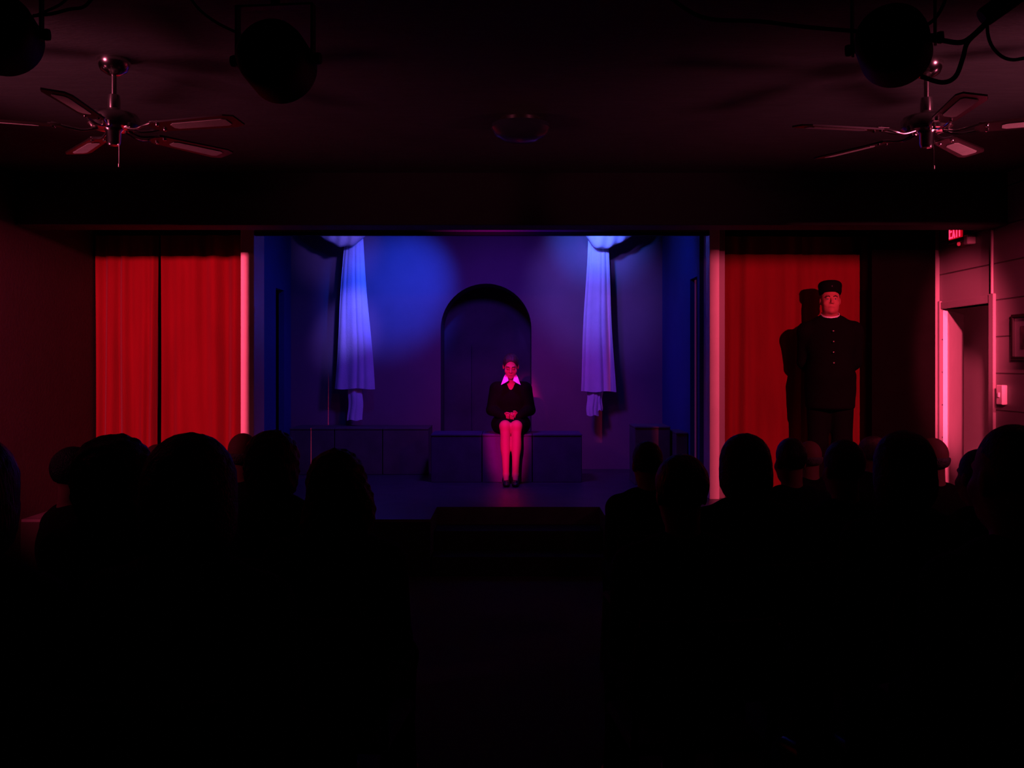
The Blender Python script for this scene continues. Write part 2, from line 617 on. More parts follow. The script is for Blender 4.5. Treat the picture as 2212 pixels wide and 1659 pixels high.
def rot3(rx=0, ry=0, rz=0):
    return np.array((Matrix.Rotation(rz, 3, 'Z') @ Matrix.Rotation(ry, 3, 'Y') @ Matrix.Rotation(rx, 3, 'X')))


class HeadFrame:
    """a head whose face looks along -Y before turning; c is the skull centre"""
    def __init__(self, c, rx=0.0, rz=0.0, s=1.0, ry=0.0):
        self.c, self.m, self.s = np.array(c, float), rot3(rx, ry, rz), s

    def __call__(self, x, y, z):
        return self.c + self.m @ (np.array((x, y, z)) * self.s)

    def skull(self, B, full=True, eyes_closed=False, heavy=1.0):
        s, m = self.s, self.m
        e = lambda p, r, k, sub=False: B.ell(self(*p), np.array(r) * s, m, k, sub)
        e((0, .012, .02), (.077, .095, .092), .02)
        e((0, -.02, -.045), (.064 * heavy, .075, .085), .03)
        e((0, -.038, -.095), (.048 * heavy, .05, .04), .03)
        e((0, -.074, -.115), (.02, .018, .016), .02)
        for q in (-1, 1):
            e((q * .079, .012, -.022), (.010, .02, .033), .006)
        if full:
            B.cap(self(-.034, -.083, .012), self(.034, -.083, .012), .011 * s, None, .015)
            for q in (-1, 1):
                e((q * .031, -.098, -.010), (.017, .015, .011), .012, True)
                e((q * .042, -.062, -.045), (.024, .024, .024), .02)
                if eyes_closed:
                    e((q * .031, -.080, -.010), (.015, .012, .010), .006)
            B.cap(self(0, -.092, .0), self(0, -.112, -.040), .008 * s, .0125 * s, .010)
            for q in (-1, 1):
                e((q * .013, -.1, -.047), (.008, .009, .007), .006)
            e((0, -.086, -.079), (.026, .012, .013), .012)
        return B


def hand(B, wrist, d, side, nrm, curl=0.5, s=1.0, spread=1.0):
    """palm, four bent fingers and a thumb; d points along the fingers, side to the thumb, nrm out of the palm"""
    d = Vector(d).normalized()
    side = Vector(side)
    side = (side - d * side.dot(d)).normalized()
    nrm_ = d.cross(side)
    if nrm_.dot(Vector(nrm)) < 0:
        nrm_ = -nrm_
    w = Vector(wrist)
    B.ell(w + d * .045 * s, (.038 * s, .052 * s, .015 * s), np.array([side, d, nrm_]).T, .012)
    for off, L, r in ((.028, .070, .0085), (.0095, .078, .009), (-.0095, .073, .0085), (-.027, .056, .0075)):
        p = w + d * .082 * s + side * off * s * spread
        a = curl * .5
        for k, fr in enumerate((.45, .32, .23)):
            dd = d * math.cos(a) + nrm_ * math.sin(a)
            q = p + dd * L * fr * s
            B.cap(p, q, r * s * (1 - .1 * k), r * s * (.92 - .1 * k), .004)
            p = q
            a += curl
    p = w + d * .025 * s + side * .03 * s
    dd = (d * .75 + side * .55 + nrm_ * .3).normalized()
    q = p + dd * .036 * s
    B.cap(p, q, .012 * s, .0095 * s, .008)
    dd = (d * .9 + side * .15 + nrm_ * .35).normalized()
    B.cap(q, q + dd * .03 * s, .0095 * s, .008 * s, .004)
    return B


# ================================================================== the hall
Z1 = 3.08
struct('floor', MB().box((-W, -1.2, -.1), (W, 7.5, 0)).box((-W, 7.5, -.1), (W, 11.8, 0)), M['carpet'])
struct('ceiling', MB().box((-W - .14, -1.2, Z1), (W + .14, 8.62, Z1 + .1)), M['ceiling'])
struct('wall_rear', MB().box((-W - .14, -1.35, -.1), (W + .14, -1.2, Z1)), M['darkwall'])
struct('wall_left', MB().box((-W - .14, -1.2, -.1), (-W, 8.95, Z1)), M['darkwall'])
DY0, DY1, DZ = 7.68, 8.56, 2.105                     # the doorway in the side wall
struct('wall_right', MB().box((W, -1.2, -.1), (W + .14, DY0, Z1)).box((W, DY1, -.1), (W + .010, 8.95, Z1)).box((W, DY0, DZ), (W + .14, DY1, Z1)), M['blocks'])
# corridor behind the doorway
struct('wall_corridor', MB().box((W + .14, 9.62, -.1), (6.0, 9.75, 2.7)).box((5.9, 6.6, -.1), (6.0, 9.62, 2.7)).box((W + .14, 6.5, -.1), (6.0, 6.6, 2.7)), M['white_wall'])
struct('ceiling_corridor', MB().box((W + .14, 6.5, 2.7), (6.0, 9.75, 2.78)), M['white_wall'])
struct('floor_corridor', MB().box((W, 6.5, -.1), (6.0, 9.75, 0)), M['carpet'])
# door casing and the open leaf
struct('trim_1', MB().box((W - .022, DY1, 0), (W + .004, DY1 + .035, DZ + .07), .004).box((W - .022, DY0 - .075, 0), (W + .05, DY0, DZ + .07), .004)
       .box((W - .012, DY0, DZ), (W + .14, DY1, DZ + .06), .004), M['casing'])
struct('trim_2', MB().tube([(W - .012, DY0 - .04, DZ + .07), (W - .012, DY0 - .04, Z1)], .012, 10, 1), M['casing'], True)
struct('trim_3', MB().box((W - .04, 8.60, 0), (W, 8.70, Z1), .004), M['casing'])
leaf_dir = Vector((.544, .839, 0)).normalized()
dl = thing('door_1', None, None, (W + .028, DY1 - .002, 0), math.atan2(leaf_dir.y, leaf_dir.x))
dl['kind'] = 'structure'
MB().box((0, -.02, .01), (.90, .02, DZ - .01), .003).build('door_panel', M['white_wall'], dl)
MB().lathe([(.012, 0), (.012, .03), (.028, .035), (.034, .05), (.03, .068), (.012, .075)], 20, 'y', (.865, 0, .74), Matrix.Scale(-1, 3, Vector((0, 1, 0)))).build('door_knob', M['chairmetal'], dl, True)
# the beam across the hall
struct('trim_4', MB().box((-W, 7.42, 2.679), (W, 7.70, Z1), .004), M['beam'])

# ------------------------------------------------------------------ stage
SX0, SX1, SYF, SYN = -.625, .73, 7.50, 8.15
st = MB()
st.prism([(-W, SYF, STAGE), (SX0, SYF, STAGE), (SX0, SYN, STAGE), (SX1, SYN, STAGE), (SX1, SYF, STAGE), (W, SYF, STAGE), (W, 11.8, STAGE), (-W, 11.8, STAGE)], (0, 0, -STAGE))
struct('floor_stage', st, M['stagefloor'])
struct('trim_9', MB().box((-W, SYF - .014, 0), (SX0, SYF, STAGE - .02), .002).box((SX1, SYF - .014, 0), (W, SYF, STAGE - .02), .002), M['black'])
stp = thing('stage_step', 'dark navy steps cut into the stage edge below the seated woman', 'steps', (0, 0, 0))
MB().box((SX0 + .004, 7.82, 0), (SX1 - .004, SYN - .002, .29), .006).build('tread', M['black'], stp)
MB().box((SX0 + .004, 7.50, 0), (SX1 - .004, 7.818, .145), .006).build('tread', M['black'], stp)
# proscenium: white posts, black flats, header
PX0, PX1 = -2.268, 1.737
struct('trim_5', MB().box((-2.385, 8.60, STAGE), (PX0, 8.96, 3.1), .004), M['white_wall'])
struct('trim_6', MB().box((PX1, 8.60, STAGE), (1.823, 8.87, 3.1), .004), M['white_wall'])
struct('trim_7', MB().box((1.823, 8.66, STAGE), (1.885, 8.78, 3.1), .003), M['casing'])
HZ = 2.757
struct('wall_header', MB().box((PX0, 8.61, HZ), (PX1, 8.66, HZ + .028)).box((-W, 8.88, 2.80), (PX0 - .117, 9.1, 3.5)).box((1.885, 8.98, 2.80), (W, 9.1, 3.5)).box((PX0 - .12, 8.66, HZ + .03), (PX1 + .09, 8.72, 3.6)), M['black'])
struct('trim_8', MB().box((PX0, 8.612, HZ + .030), (PX1, 8.66, HZ + .14), .002), M['block_pale'])
struct('wall_front_right', MB().box((3.163, 8.60, STAGE), (W - .041, 8.70, Z1)), M['brownflat'])
struct('wall_wing', MB().box((-W, 9.25, STAGE), (-2.62, 9.35, 3.5)).box((1.95, 9.25, STAGE), (W + .14, 9.35, 3.5)).box((-W - .14, 8.95, -.1), (-W, 9.35, 3.5)).box((W, 8.95, -.1), (W + .14, 9.35, 3.5)), M['black'])
struct('ceiling_stage', MB().box((-W, 8.66, 3.5), (W, 11.9, 3.6)), M['black'])
# side walls of the set, each with a narrow doorway
LXs, RXs, YB = -2.50, 1.70, 11.07
OZ = 2.43
struct('wall_stage_left', MB().box((LXs - .06, 8.95, STAGE), (LXs, 10.36, 3.5)).box((LXs - .06, 10.74, STAGE), (LXs, YB + .08, 3.5)).box((LXs - .06, 10.36, OZ), (LXs, 10.74, 3.5)), M['setblue'])
struct('wall_stage_right', MB().box((RXs, 8.87, STAGE), (RXs + .06, 8.98, 3.5)).box((RXs, 9.34, STAGE), (RXs + .06, YB + .08, 3.5)).box((RXs, 8.98, OZ), (RXs + .06, 9.34, 3.5)), M['setblue'])
struct('wall_offstage', MB().box((LXs - .5, 10.2, STAGE), (LXs - .44, 10.9, 3.0)).box((RXs + .35, 8.9, STAGE), (RXs + .41, 9.2, 3.0)), M['black'])
# back wall with the arch
AX, AR, AS = -.293, .513, 2.02
bw = MB()
N = 28
arc = [(AX + AR * math.cos(math.pi * (1 - i / N)), AS + AR * math.sin(math.pi * (1 - i / N))) for i in range(N + 1)]
vs, fs = [], []
for y in (YB, YB + .08):
    o = len(vs)
    for x, z in arc:
        vs.append((x, y, z))
    for x, z in arc:
        vs.append((x, y, 3.5))
    k = N + 1
    for i in range(N):
        fs.append((o + i, o + i + 1, o + k + i + 1, o + k + i))
    b = len(vs)
    vs += [(LXs, y, STAGE), (AX - AR, y, STAGE), (AX - AR, y, AS), (AX - AR, y, 3.5), (LXs, y, 3.5)]
    fs += [(b, b + 1, b + 2, b + 3, b + 4)]
    b = len(vs)
    vs += [(AX + AR, y, STAGE), (RXs, y, STAGE), (RXs, y, 3.5), (AX + AR, y, 3.5), (AX + AR, y, AS)]
    fs += [(b, b + 1, b + 2, b + 3, b + 4)]
bw.add(vs, fs)
struct('wall_back', bw, M['setback'])
path = [(AX - AR, STAGE)] + arc + [(AX + AR, STAGE)]
jm = MB()
vs = [(x, YB - .001, z) for x, z in path] + [(x, YB + .62, z) for x, z in path]
jm.add(vs, [(i, i + 1, len(path) + i + 1, len(path) + i) for i in range(len(path) - 1)])
jm.box((AX - .7, YB + .60, STAGE), (AX + .7, YB + .66, 2.7))
jm.box((-.475, YB + .555, STAGE), (-.462, YB + .60, 1.85))
struct('wall_alcove', jm, M['alcove'])


# ------------------------------------------------------------------ wooden blocks on the stage
def stage_block(x0, x1, y0, y1, h, m, label, seam=True):
    o = thing('stage_block', label, 'block', ((x0 + x1) / 2, (y0 + y1) / 2, STAGE), 0, 'painted wooden blocks on the stage')
    wx, wy = (x1 - x0) / 2 - .004, (y1 - y0) / 2 - .002
    MB().box((-wx, -wy, 0), (wx, wy, h - .02), .005).build('body', m, o)
    MB().box((-wx - .002, -wy - .006, h - .0195), (wx + .002, wy, h), .004).build('lid', m, o)
    return o


sC = 215.0
xs = [(930 - CX) / sC, (1041 - CX) / sC, (1150 - CX) / sC, (1258 - CX) / sC]
BY = F / sC
for i, lab in enumerate(('dark purple wooden block beside the seated woman, at the far end of her bench',
                         'dark purple wooden block the woman in black sits on',
                         'dark purple wooden block of the bench, on the exit sign side of the woman')):
    stage_block(xs[i], xs[i + 1], BY, BY + .5, .484, M['block'], lab)
sB = 201.0
xs = [(625 - CX) / sB, (722 - CX) / sB, (826 - CX) / sB, (926 - CX) / sB]
for i, lab in enumerate(('dark brown wooden block against the blue wall, in the stage corner',
                         'dark brown wooden block directly below the hanging white drape tail',
                         'dark brown wooden block between the drape tail and the arch')):
    stage_block(max(xs[i], LXs + .01), xs[i + 1], F / sB, YB - .01, .50, M['block_pale'], lab)
stage_block(1.205, 1.56, 9.62, 10.08, .575, M['block_pale'], 'dim brown wooden block standing clear of the back wall, nearer the blue side wall')
stage_block(1.575, 1.695, 9.42, 9.9, .53, M['block_pale'], 'narrow dim block squeezed against the blue side wall by the post')


# ------------------------------------------------------------------ red curtains
def curtain(name, x0, x1, y, label, seed, folds, amp, ph=0.0):
    rnd = random.Random(seed)
    a = [(rnd.uniform(.5, 1.0), rnd.uniform(.7, 1.5), rnd.uniform(0, 6.28), rnd.uniform(-.5, .5)) for _ in range(6)]
    zt, zb = 2.78, STAGE + .015
    n = folds * 14

    def fn(u, v):
        z = zt + (zb - zt) * v
        d = 0
        for i, (am, fr, p, dr) in enumerate(a):
            d += am * math.sin(2 * math.pi * folds * fr * u * (0.6 + .15 * i) + p + dr * v * 2.2)
        x = x0 + (x1 - x0) * u + .010 * math.sin(9 * u + 2.5 * v + ph)
        return (x, y + amp * d * .4 * (.55 + .45 * v), z)
    o = MB().grid(fn, n, 26, (0, .012, 0)).build(name, M['red'], None, True)
    return tag(o, label, 'curtain', 'red curtains beside the stage')


curtain('stage_curtain', -3.745, -3.190, 8.80, 'red velvet curtain in the corner of the dark side wall', 3, 4, .040)
curtain('stage_curtain', -3.150, -2.40, 8.79, 'red velvet curtain beside the pink post, across the stage from the man', 5, 4, .040)
curtain('stage_curtain', 1.90, 2.62, 8.86, 'dark red curtain between the pink post and the standing man', 8, 4, .035)
curtain('stage_curtain', 2.60, 3.24, 8.88, 'bright red curtain directly behind the standing man in black', 11, 3, .022)


# ------------------------------------------------------------------ white drapes with gathered swags
def stage_drape(label, s, sw, pan, tails, flip):
    """sw: swag outline in pixels; pan: (top l, top r, bottom l, bottom r, y top, y bottom); tails: list of the same"""
    Y = F / s
    root = thing('stage_drape', label, 'drape', (at((pan[0] + pan[1]) / 2, 508, Y).x, Y, 3.45), 0, 'white drapes hanging on the blue set wall')
    o0 = root.location.copy()

    def sheet(tl, tr, bl, br, yt, yb, dy, folds, amp, seed, name):
        a, b, c, d = at(tl, yt, Y), at(tr, yt, Y), at(bl, yb, Y), at(br, yb, Y)
        rr = random.Random(seed)
        ph = [rr.uniform(0, 6) for _ in range(3)]

        def fn(u, v):
            tp, bt = a.lerp(b, u), c.lerp(d, u)
            p = tp.lerp(bt, v)
            w = amp * (.35 + .65 * v) * (math.sin(folds * 6.28 * u + ph[0]) + .5 * math.sin(folds * 11 * u + ph[1] + v) + .3 * math.sin(5 * u - 3 * v + ph[2]))
            edge = math.sin(math.pi * min(1, max(0, u)))
            return p + Vector((.006 * math.sin(7 * v + ph[1]), dy - abs(w) * .8 - .03 * edge, .006 * v * math.sin(9 * u + ph[0]))) - o0
        return MB().grid(fn, 40, 30, (0, .006, 0)).build(name, M['drape'], root, True)
    sheet(*pan, 0, 2, .022, 4 if flip else 9, 'panel')
    for k, t in enumerate(tails):
        sheet(*t, .03 + .012 * k, 1, .012, 20 + k + (5 if flip else 0), 'tail')
    # the gathered swag: cloth pouch hanging from the ceiling
    xl, xr, xm, yb = sw
    A, Bp = at(xl, 508, Y), at(xr, 508, Y)
    low = at(xm, yb, Y).z
    cxm = at(xm, 508, Y).x

    def pouch(u, v):
        # u across, v front (0) over the bottom to the back (1)
        x = A.x + (Bp.x - A.x) * u
        t = (x - cxm) / ((Bp.x - cxm) if x > cxm else (cxm - A.x))
        depth = max(0.0, 1 - abs(t) ** (1.5 if (x > cxm) == flip else 2.6))
        zb = A.z + .02 - (A.z + .02 - low) * depth + .008 * math.sin(u * 24) * depth
        th = math.pi * v
        hgt = 3.45 - zb
        yy = -.12 - .02 + .11 * (-math.cos(th)) + .010 * math.sin(u * 30 + th * 2)
        zz = zb + hgt * (1 - math.sin(th)) ** 1.6
        return Vector((x, Y + yy, zz)) - o0
    MB().grid(pouch, 48, 36, (0, .004, .004)).build('swag', M['drape'], root, True)
    return root


stage_drape('white cloth drape hanging on the blue wall, farther from the standing man', 195.0, (684, 799, 742, 536), (745, 783, 723, 810, 505, 840), [(752, 782, 750, 783, 835, 908)], False)
stage_drape('white cloth drape with forked tail hanging between the arch and the standing man', 195.0, (1259, 1376, 1300, 541), (1270, 1312, 1254, 1330, 505, 846), [(1268, 1296, 1268, 1294, 840, 898), (1288, 1303, 1290, 1302, 840, 887)], True)


# ------------------------------------------------------------------ ceiling fans
def ceiling_fan(label, loc, ang0, sgn):
    r = thing('ceiling_fan', label, 'ceiling fan', loc, 0, 'chrome ceiling fans over the audience')
    MB().lathe([(.002, 0), (.075, 0), (.078, -.02), (.06, -.055), (.025, -.075), (.002, -.078)], 28).build('canopy', M['chrome'], r, True)
    MB().lathe([(.013, -.07), (.013, -.20)], 14).build('downrod', M['chrome'], r, True)
    MB().lathe([(.003, -.165), (.026, -.17), (.030, -.20), (.030, -.235), (.055, -.25), (.105, -.262), (.118, -.28), (.118, -.315), (.10, -.33), (.003, -.332)], 36).build('motor_housing', M['chrome'], r, True)
    MB().lathe([(.003, -.33), (.045, -.331), (.034, -.345), (.034, -.395), (.026, -.41), (.003, -.414)], 28).build('switch_housing', M['chrome'], r, True)
    ch = MB().tube([(.028, -.01, -.40), (.030, -.012, -.42), (.030, -.012, -.50)], .0022, 6, 1).build('pull_chain', M['chrome'], r, True)
    MB().lathe([(.001, -.52), (.006, -.515), (.006, -.50), (.001, -.495)], 12, 'z', (.030, -.012, 0)).build('chain_pull', M['chrome'], ch, True)
    for k in range(5):
        a = R(ang0 + 72 * k)
        rot = Matrix.Rotation(a, 4, 'Z') @ Matrix.Translation((0, 0, -.335)) @ Matrix.Rotation(sgn * R(9), 4, 'X')
        n = 10
        out = []
        for i in range(n + 1):
            t = i / n
            out.append((.21 + .465 * t, -(.050 + .018 * t) * (1 if 0 < i < n else .72)))
        for i in range(n + 1):
            t = 1 - i / n
            out.append((.21 + .465 * t, (.050 + .018 * t) * (1 if 0 < i < n else .72)))
        b = MB().prism([(x, y, .004) for x, y in out], (0, 0, -.008)).build('blade', M['blade'], r)
        b.matrix_local = rot
        ins = []
        for cx_, cy_, sx, sy in ((.325, -.030, -1, -1), (.625, -.036, 1, -1), (.625, .036, 1, 1), (.325, .030, -1, 1)):
            ins += [(cx_ + sx * .0, cy_ + sy * .0, 0)] if False else [(cx_ - (0 if (sx, sy) in ((-1, -1), (1, 1)) else sx * .02), cy_ - (sy * .012 if (sx, sy) in ((-1, -1), (1, 1)) else 0), 0),
                                                                    (cx_ - (sx * .02 if (sx, sy) in ((-1, -1), (1, 1)) else 0), cy_ - (0 if (sx, sy) in ((-1, -1), (1, 1)) else sy * .012), 0)]
        MB().prism([(x, y, -.0042) for x, y, _ in ins], (0, 0, -.003)).build('cane_insert', M['cane'], b)
        ar = MB()
        for q in (-1, 1):
            ar.tube([(.07, q * .012, .004), (.13, q * .018, -.012), (.19, q * .034, -.006), (.27, q * .036, .010)], .006, 8, 4)
        ar.box((.225, -.045, .0045), (.285, .045, .010), .002)
        for q in (-1, 1):
            ar.lathe([(.001, -.0125), (.008, -.011), (.009, -.006), (.009, -.004), (.001, -.0038)], 10, 'z', (.262, q * .03, 0))
        arm = ar.build('blade_bracket', M['chrome'], r, True)
        arm.matrix_local = rot
    return r


ceiling_fan('chrome five-bladed ceiling fan over the audience, away from the exit door', (-1.90, 4.67, Z1), 128, -1)
ceiling_fan('chrome five-bladed ceiling fan under the cables, near the exit door', (2.0, 4.72, Z1), 47, -1)

# unlit opal ceiling lamp in the middle
cl = thing('ceiling_lamp', 'faint unlit round glass ceiling lamp midway between the two fans', 'ceiling lamp', (.05, 5.8, Z1))
MB().lathe([(.003, 0), (.11, 0), (.11, -.03), (.003, -.032)], 32).build('lamp_base', M['chrome'], cl, True)
MB().lathe([(.10, -.025), (.17, -.035), (.175, -.06), (.15, -.10), (.09, -.13), (.003, -.14)], 36).build('glass_shade', M['glassdome'], cl, True)


# ------------------------------------------------------------------ stage lamps (par cans) seen from behind
def par_can(label, c, rz, tilt, yoke=.205, rad=.117):
    r = thing('stage_lamp', label, 'stage lamp', c, rz, 'black stage lamps hanging from the ceiling')
    T = Matrix.Rotation(-tilt, 4, 'X')
    h = MB().lathe([(.004, -.10), (.06, -.098), (.095, -.088), (.112, -.066), (rad, -.035), (rad, .085), (rad - .004, .085), (rad - .006, .0), (.004, -.01)], 40, 'y').build('lamp_housing', M['canblack'], r, True)
    h.matrix_local = T
    l = MB().lathe([(.003, .05), (rad - .01, .045), (rad - .012, .035), (.003, .03)], 32, 'y').build('lens', M['lens'], r, True)
    l.matrix_local = T
    y = MB()
    w = rad + .012
    for q in (-1, 1):
        y.box((q * w - .004, -.018, -.02), (q * w + .004, .018, yoke), .001)
        y.box((min(q * (w - .012), q * w), -.012, -.01), (max(q * (w - .012), q * w), .012, .014))
    y.box((-w - .004, -.018, yoke - .004), (w + .004, .018, yoke + .004), .001)
    y.build('yoke', M['canblack'], r)
    top = Z1 - c[2]
    st_ = MB().lathe([(.016, yoke + .003), (.016, top - .03), (.05, top - .02), (.05, top)], 20).build('hanging_stem', M['canblack'], r, True)
    for q in (-1, 1):
        MB().lathe([(.002, .004), (.018, .006), (.02, .016), (.018, .026), (.002, .028)], 14, 'x', (q * w if q > 0 else -w - .028, 0, 0)).build('tilt_knob', M['canblack'], r, True)
    return r


par_can('round black stage lamp in a square yoke, hanging beside the bare dark ceiling middle', (-.786, 3.25, 2.638), R(-6), R(9), .177)
par_can('black stage lamp hanging in front of the fan nearer the exit door', (1.265, 3.25, 2.69), R(-28), R(8))
par_can('black stage lamp cut by the picture edge beyond the far fan', (-1.70, 3.25, 2.730), R(10), R(8))


def cable(label, pts, r, Y=3.3):
    o = MB().tube([at(p[0], p[1], (p[2] if len(p) > 2 else Y)) for p in pts], r, 8, 6).build('lamp_cable', M['rubber'], None, True)
    return tag(o, label, 'cable', 'black cables strung under the ceiling')


# side flood lamps; unseen plates are added to keep their light off the set
for P, edge, topz, lab in ((FLOOD_FAR, -3.1195, 2.898, 'black stage lamp with added light-blocking plates high in the corner beyond the far fan'),
                           (FLOOD_DOOR, 3.1115, 2.834, 'black stage lamp with added light-blocking plates high in the corner on the door side')):
    r = par_can(lab, (P.x, P.y - .12, P.z), 0, R(16), .10)
    sg = 1 if P.x < 0 else -1
    e = edge - P.x
    MB().box((min(e, e + sg * .22), .60, -.30), (max(e, e + sg * .22), .604, .13)).build('added_plate', M['canblack'], r)
    MB().box((-.34, .606, topz - P.z), (.34, .61, .13)).build('added_plate', M['canblack'], r)
    MB().box((sg * .21 - .01, .0, -.01), (sg * .21 + .01, .62, .01)).build('plate_arm', M['canblack'], r)
    MB().box((min(sg * .12, sg * .22), -.01, -.01), (max(sg * .12, sg * .22), .01, .01)).build('plate_arm', M['canblack'], r)


cable('thick black cable rising from the exit-side stage lamp to the picture corner', [(1998, 78), (2040, 88), (2082, 90), (2122, 58), (2150, 28), (2200, -15), (2260, -70)], .009)
cable('black cable hanging in a deep curve below the exit-side stage lamp', [(1990, 165), (2035, 178), (2064, 165), (2080, 125), (2090, 92), (2120, 62), (2150, 32), (2196, -15), (2260, -75)], .008, 3.26)
cable('black cable loop dangling beside the picture edge over the exit door', [(2190, -40), (2140, 30), (2133, 65), (2143, 100), (2168, 124), (2200, 128), (2240, 110), (2270, 40), (2280, -90)], .006, 3.34)
cable('thin black cable along the ceiling toward the exit-side lamp', [(1440, -10), (1520, 38), (1640, 46), (1740, 58), (1856, 68)], .007, 3.3)
cable('thin black cable running up from the exit-side lamp yoke', [(2000, 55), (2020, 40), (2040, 5), (2060, -60)], .006, 3.28)
cable('pair-topped black cable from the far corner lamp toward the ceiling', [(72, 34), (110, 30), (150, 20), (185, 12), (215, -30), (240, -90)], .006, 3.28)
cable('short black cable crossing up from the far corner lamp', [(70, 36), (100, 24), (140, 2), (180, -50)], .005, 3.32)
cable('thin black cable drooping to the square-yoked lamp', [(400, -20), (430, 20), (470, 50), (520, 74)], .005, 3.3)
dk = MB().lathe([(.03, -.09), (.034, -.08), (.034, .06), (.012, .09), (.012, .12)], 20, 'z').build('cable_plug', M['rubber'], None, True, at(2172, 5, 3.36), (R(10), R(55), 0))
tag(dk, 'black cable connector block at the picture corner over the exit door', 'plug')

# ------------------------------------------------------------------ exit sign, switch, picture on the side wall
ex = thing('exit_sign', 'small lit red EXIT sign on the block wall above the door', 'exit sign', (W, 8.17, 2.66))
MB().box((-.055, -.155, -.02), (0, .155, .165), .004).build('sign_case', M['exitbox'], ex)
MB().box((-.058, -.125, .012), (-.0545, .125, .150)).build('lit_panel', M['exitface'], ex)


def letters(word, y0, z0, w, h, gap, t, x, m, parent):
    # the sign faces -X, so letters run from +Y (first) to -Y
    y = y0
    for ch in word:
        mb = MB()

        def bar(a, b, t=t):
            p, q = Vector((0, a[0], a[1])), Vector((0, b[0], b[1]))
            d = (q - p).normalized()
            nrm = Vector((0, -d.z, d.y)) * t / 2
            mb.prism([p + nrm, q + nrm, q - nrm, p - nrm], (-.003, 0, 0))
        if ch == 'E':
            bar((0, 0), (0, h))
            for zz in (t / 2, h / 2, h - t / 2):
                bar((t / 2, zz), (-w, zz), t * .9)
        if ch == 'X':
            bar((0, 0), (-w, h))
            bar((-w, 0), (0, h))
        if ch == 'I':
            bar((-w / 2, 0), (-w / 2, h))
        if ch == 'T':
            bar((-w / 2, 0), (-w / 2, h))
            bar((0, h - t / 2), (-w, h - t / 2), t)
        o = mb.build('letter', m, parent, False, (x, y, z0))
        y -= (w if ch != 'I' else w * .9) + gap


letters('EXIT', .108, .020, .042, .118, .014, .016, -.058, M['exitletter'], ex)
MB().lathe([(.001, -.05), (.012, -.045), (.014, -.03), (.010, -.019)], 14, 'z', (-.03, .0, 0)).build('indicator_lamp', M['led'], ex, True)
jb = MB().box((W - .07, 7.93, 2.60), (W, 8.00, 2.675), .006).build('emergency_lamp', M['plastic'])
tag(jb, 'small pale box on the wall right beside the lit sign', 'wall box')
sw = thing('light_switch', 'pale switch box on the block wall beside the door casing', 'light switch', (W, 7.47, 1.39))
MB().box((-.042, -.045, -.075), (0, .045, .075), .005).build('switch_plate', M['plastic'], sw)
MB().box((-.052, -.010, -.018), (-.04, .010, .018), .002).build('toggle', M['plastic'], sw)
pf = thing('picture_frame', 'black framed picture hanging on the block wall at the picture edge', 'picture', (W, 7.08, 1.825))
fm = MB()
for a, b in (((-.03, -.24, -.17), (0, .24, -.145)), ((-.03, -.24, .145), (0, .24, .17)), ((-.03, -.24, -.145), (0, -.215, .145)), ((-.03, .215, -.145), (0, .24, .145))):
    fm.box(a, b, .003)
fm.build('frame', M['frame'], pf)
MB().box((-.012, -.216, -.146), (-.006, .216, .146)).build('mount', M['mount'], pf)
MB().box((-.014, -.13, -.09), (-.0115, .13, .08)).build('print', M['picture'], pf)

# ================================================================== people
# ------------------------------------------------------------------ seated woman
wo = thing('person', 'seated woman in black with white collar and bowed head, hands folded on her lap', 'person', (-.012, BY, STAGE))
H = HeadFrame((0, .035, 1.178), R(21), 0, .94)
TOR = [('e', (0, .20, .585), (.170, .125, .10)), ('e', (0, .17, .71), (.135, .105, .13)), ('e', (0, .135, .85), (.158, .105, .135))]


def woman_core(B, g, arms=True):
    for _, c, r in TOR:
        B.ell(c, [q + g for q in r], None, .05)
    B.cap((-.135, .125, .948), (.135, .125, .948), .048 + g, None, .05)
    if arms:
        for q in (-1, 1):
            B.cap((q * .158, .125, .935), (q * .195, .12, .72), .043 + g, .038 + g, .03)
            B.cap((q * .195, .12, .72), (q * .075, -.085, .672), .037 + g, .026 + g, .02)
    return B


B = woman_core(Body(.0055), 0)
B.cap((0, .12, .96), (0, .065, 1.10), .047, .045, .03)
H.skull(B, True, True, .92)
for q in (-1, 1):
    B.cap((q * .085, .18, .565), (q * .056, -.185, .578), .085, .055, .03)
    B.cap((q * .056, -.185, .575), (q * .047, -.215, .115), .053, .031, .02)
    B.ell((q * .054, -.175, .385), (.047, .047, .11), None, .03)
    B.cap((q * .047, -.205, .10), (q * .045, -.315, .045), .030, .024, .02)
    B.cap((q * .045, -.315, .045), (q * .043, -.345, .035), .024, .02, .01)
hand(B, (-.072, -.088, .672), (.85, -.45, -.05), (.35, -.55, .7), (0, -.2, -1), .45, .92)
hand(B, (.072, -.088, .678), (-.85, -.48, .03), (-.35, -.5, .75), (0, -.2, -1), .55, .92)
B.build('body', M['skin'], wo)
J = woman_core(Body(.0065), .016)
J.cap((0, .10, 1.00), (0, .02, .925), .052, .008, .006, True)
J.ell((0, .085, 1.05), (.062, .07, .07), None, .008, True)
J.build('jacket', M['blackcloth'], wo)
SK = Body(.0065)
SK.ell((0, .20, .575), (.192, .145, .115), None, .05)
for q in (-1, 1):
    SK.cap((q * .088, .18, .57), (q * .062, -.135, .577), .102, .074, .05)
SK.box((0, .02, .555), (.12, .17, .055), .04, None, .05)
SK.box((0, .0, .44), (.4, .6, .045), .001, None, .004, True)
SK.build('skirt', M['blackskirt'], wo)
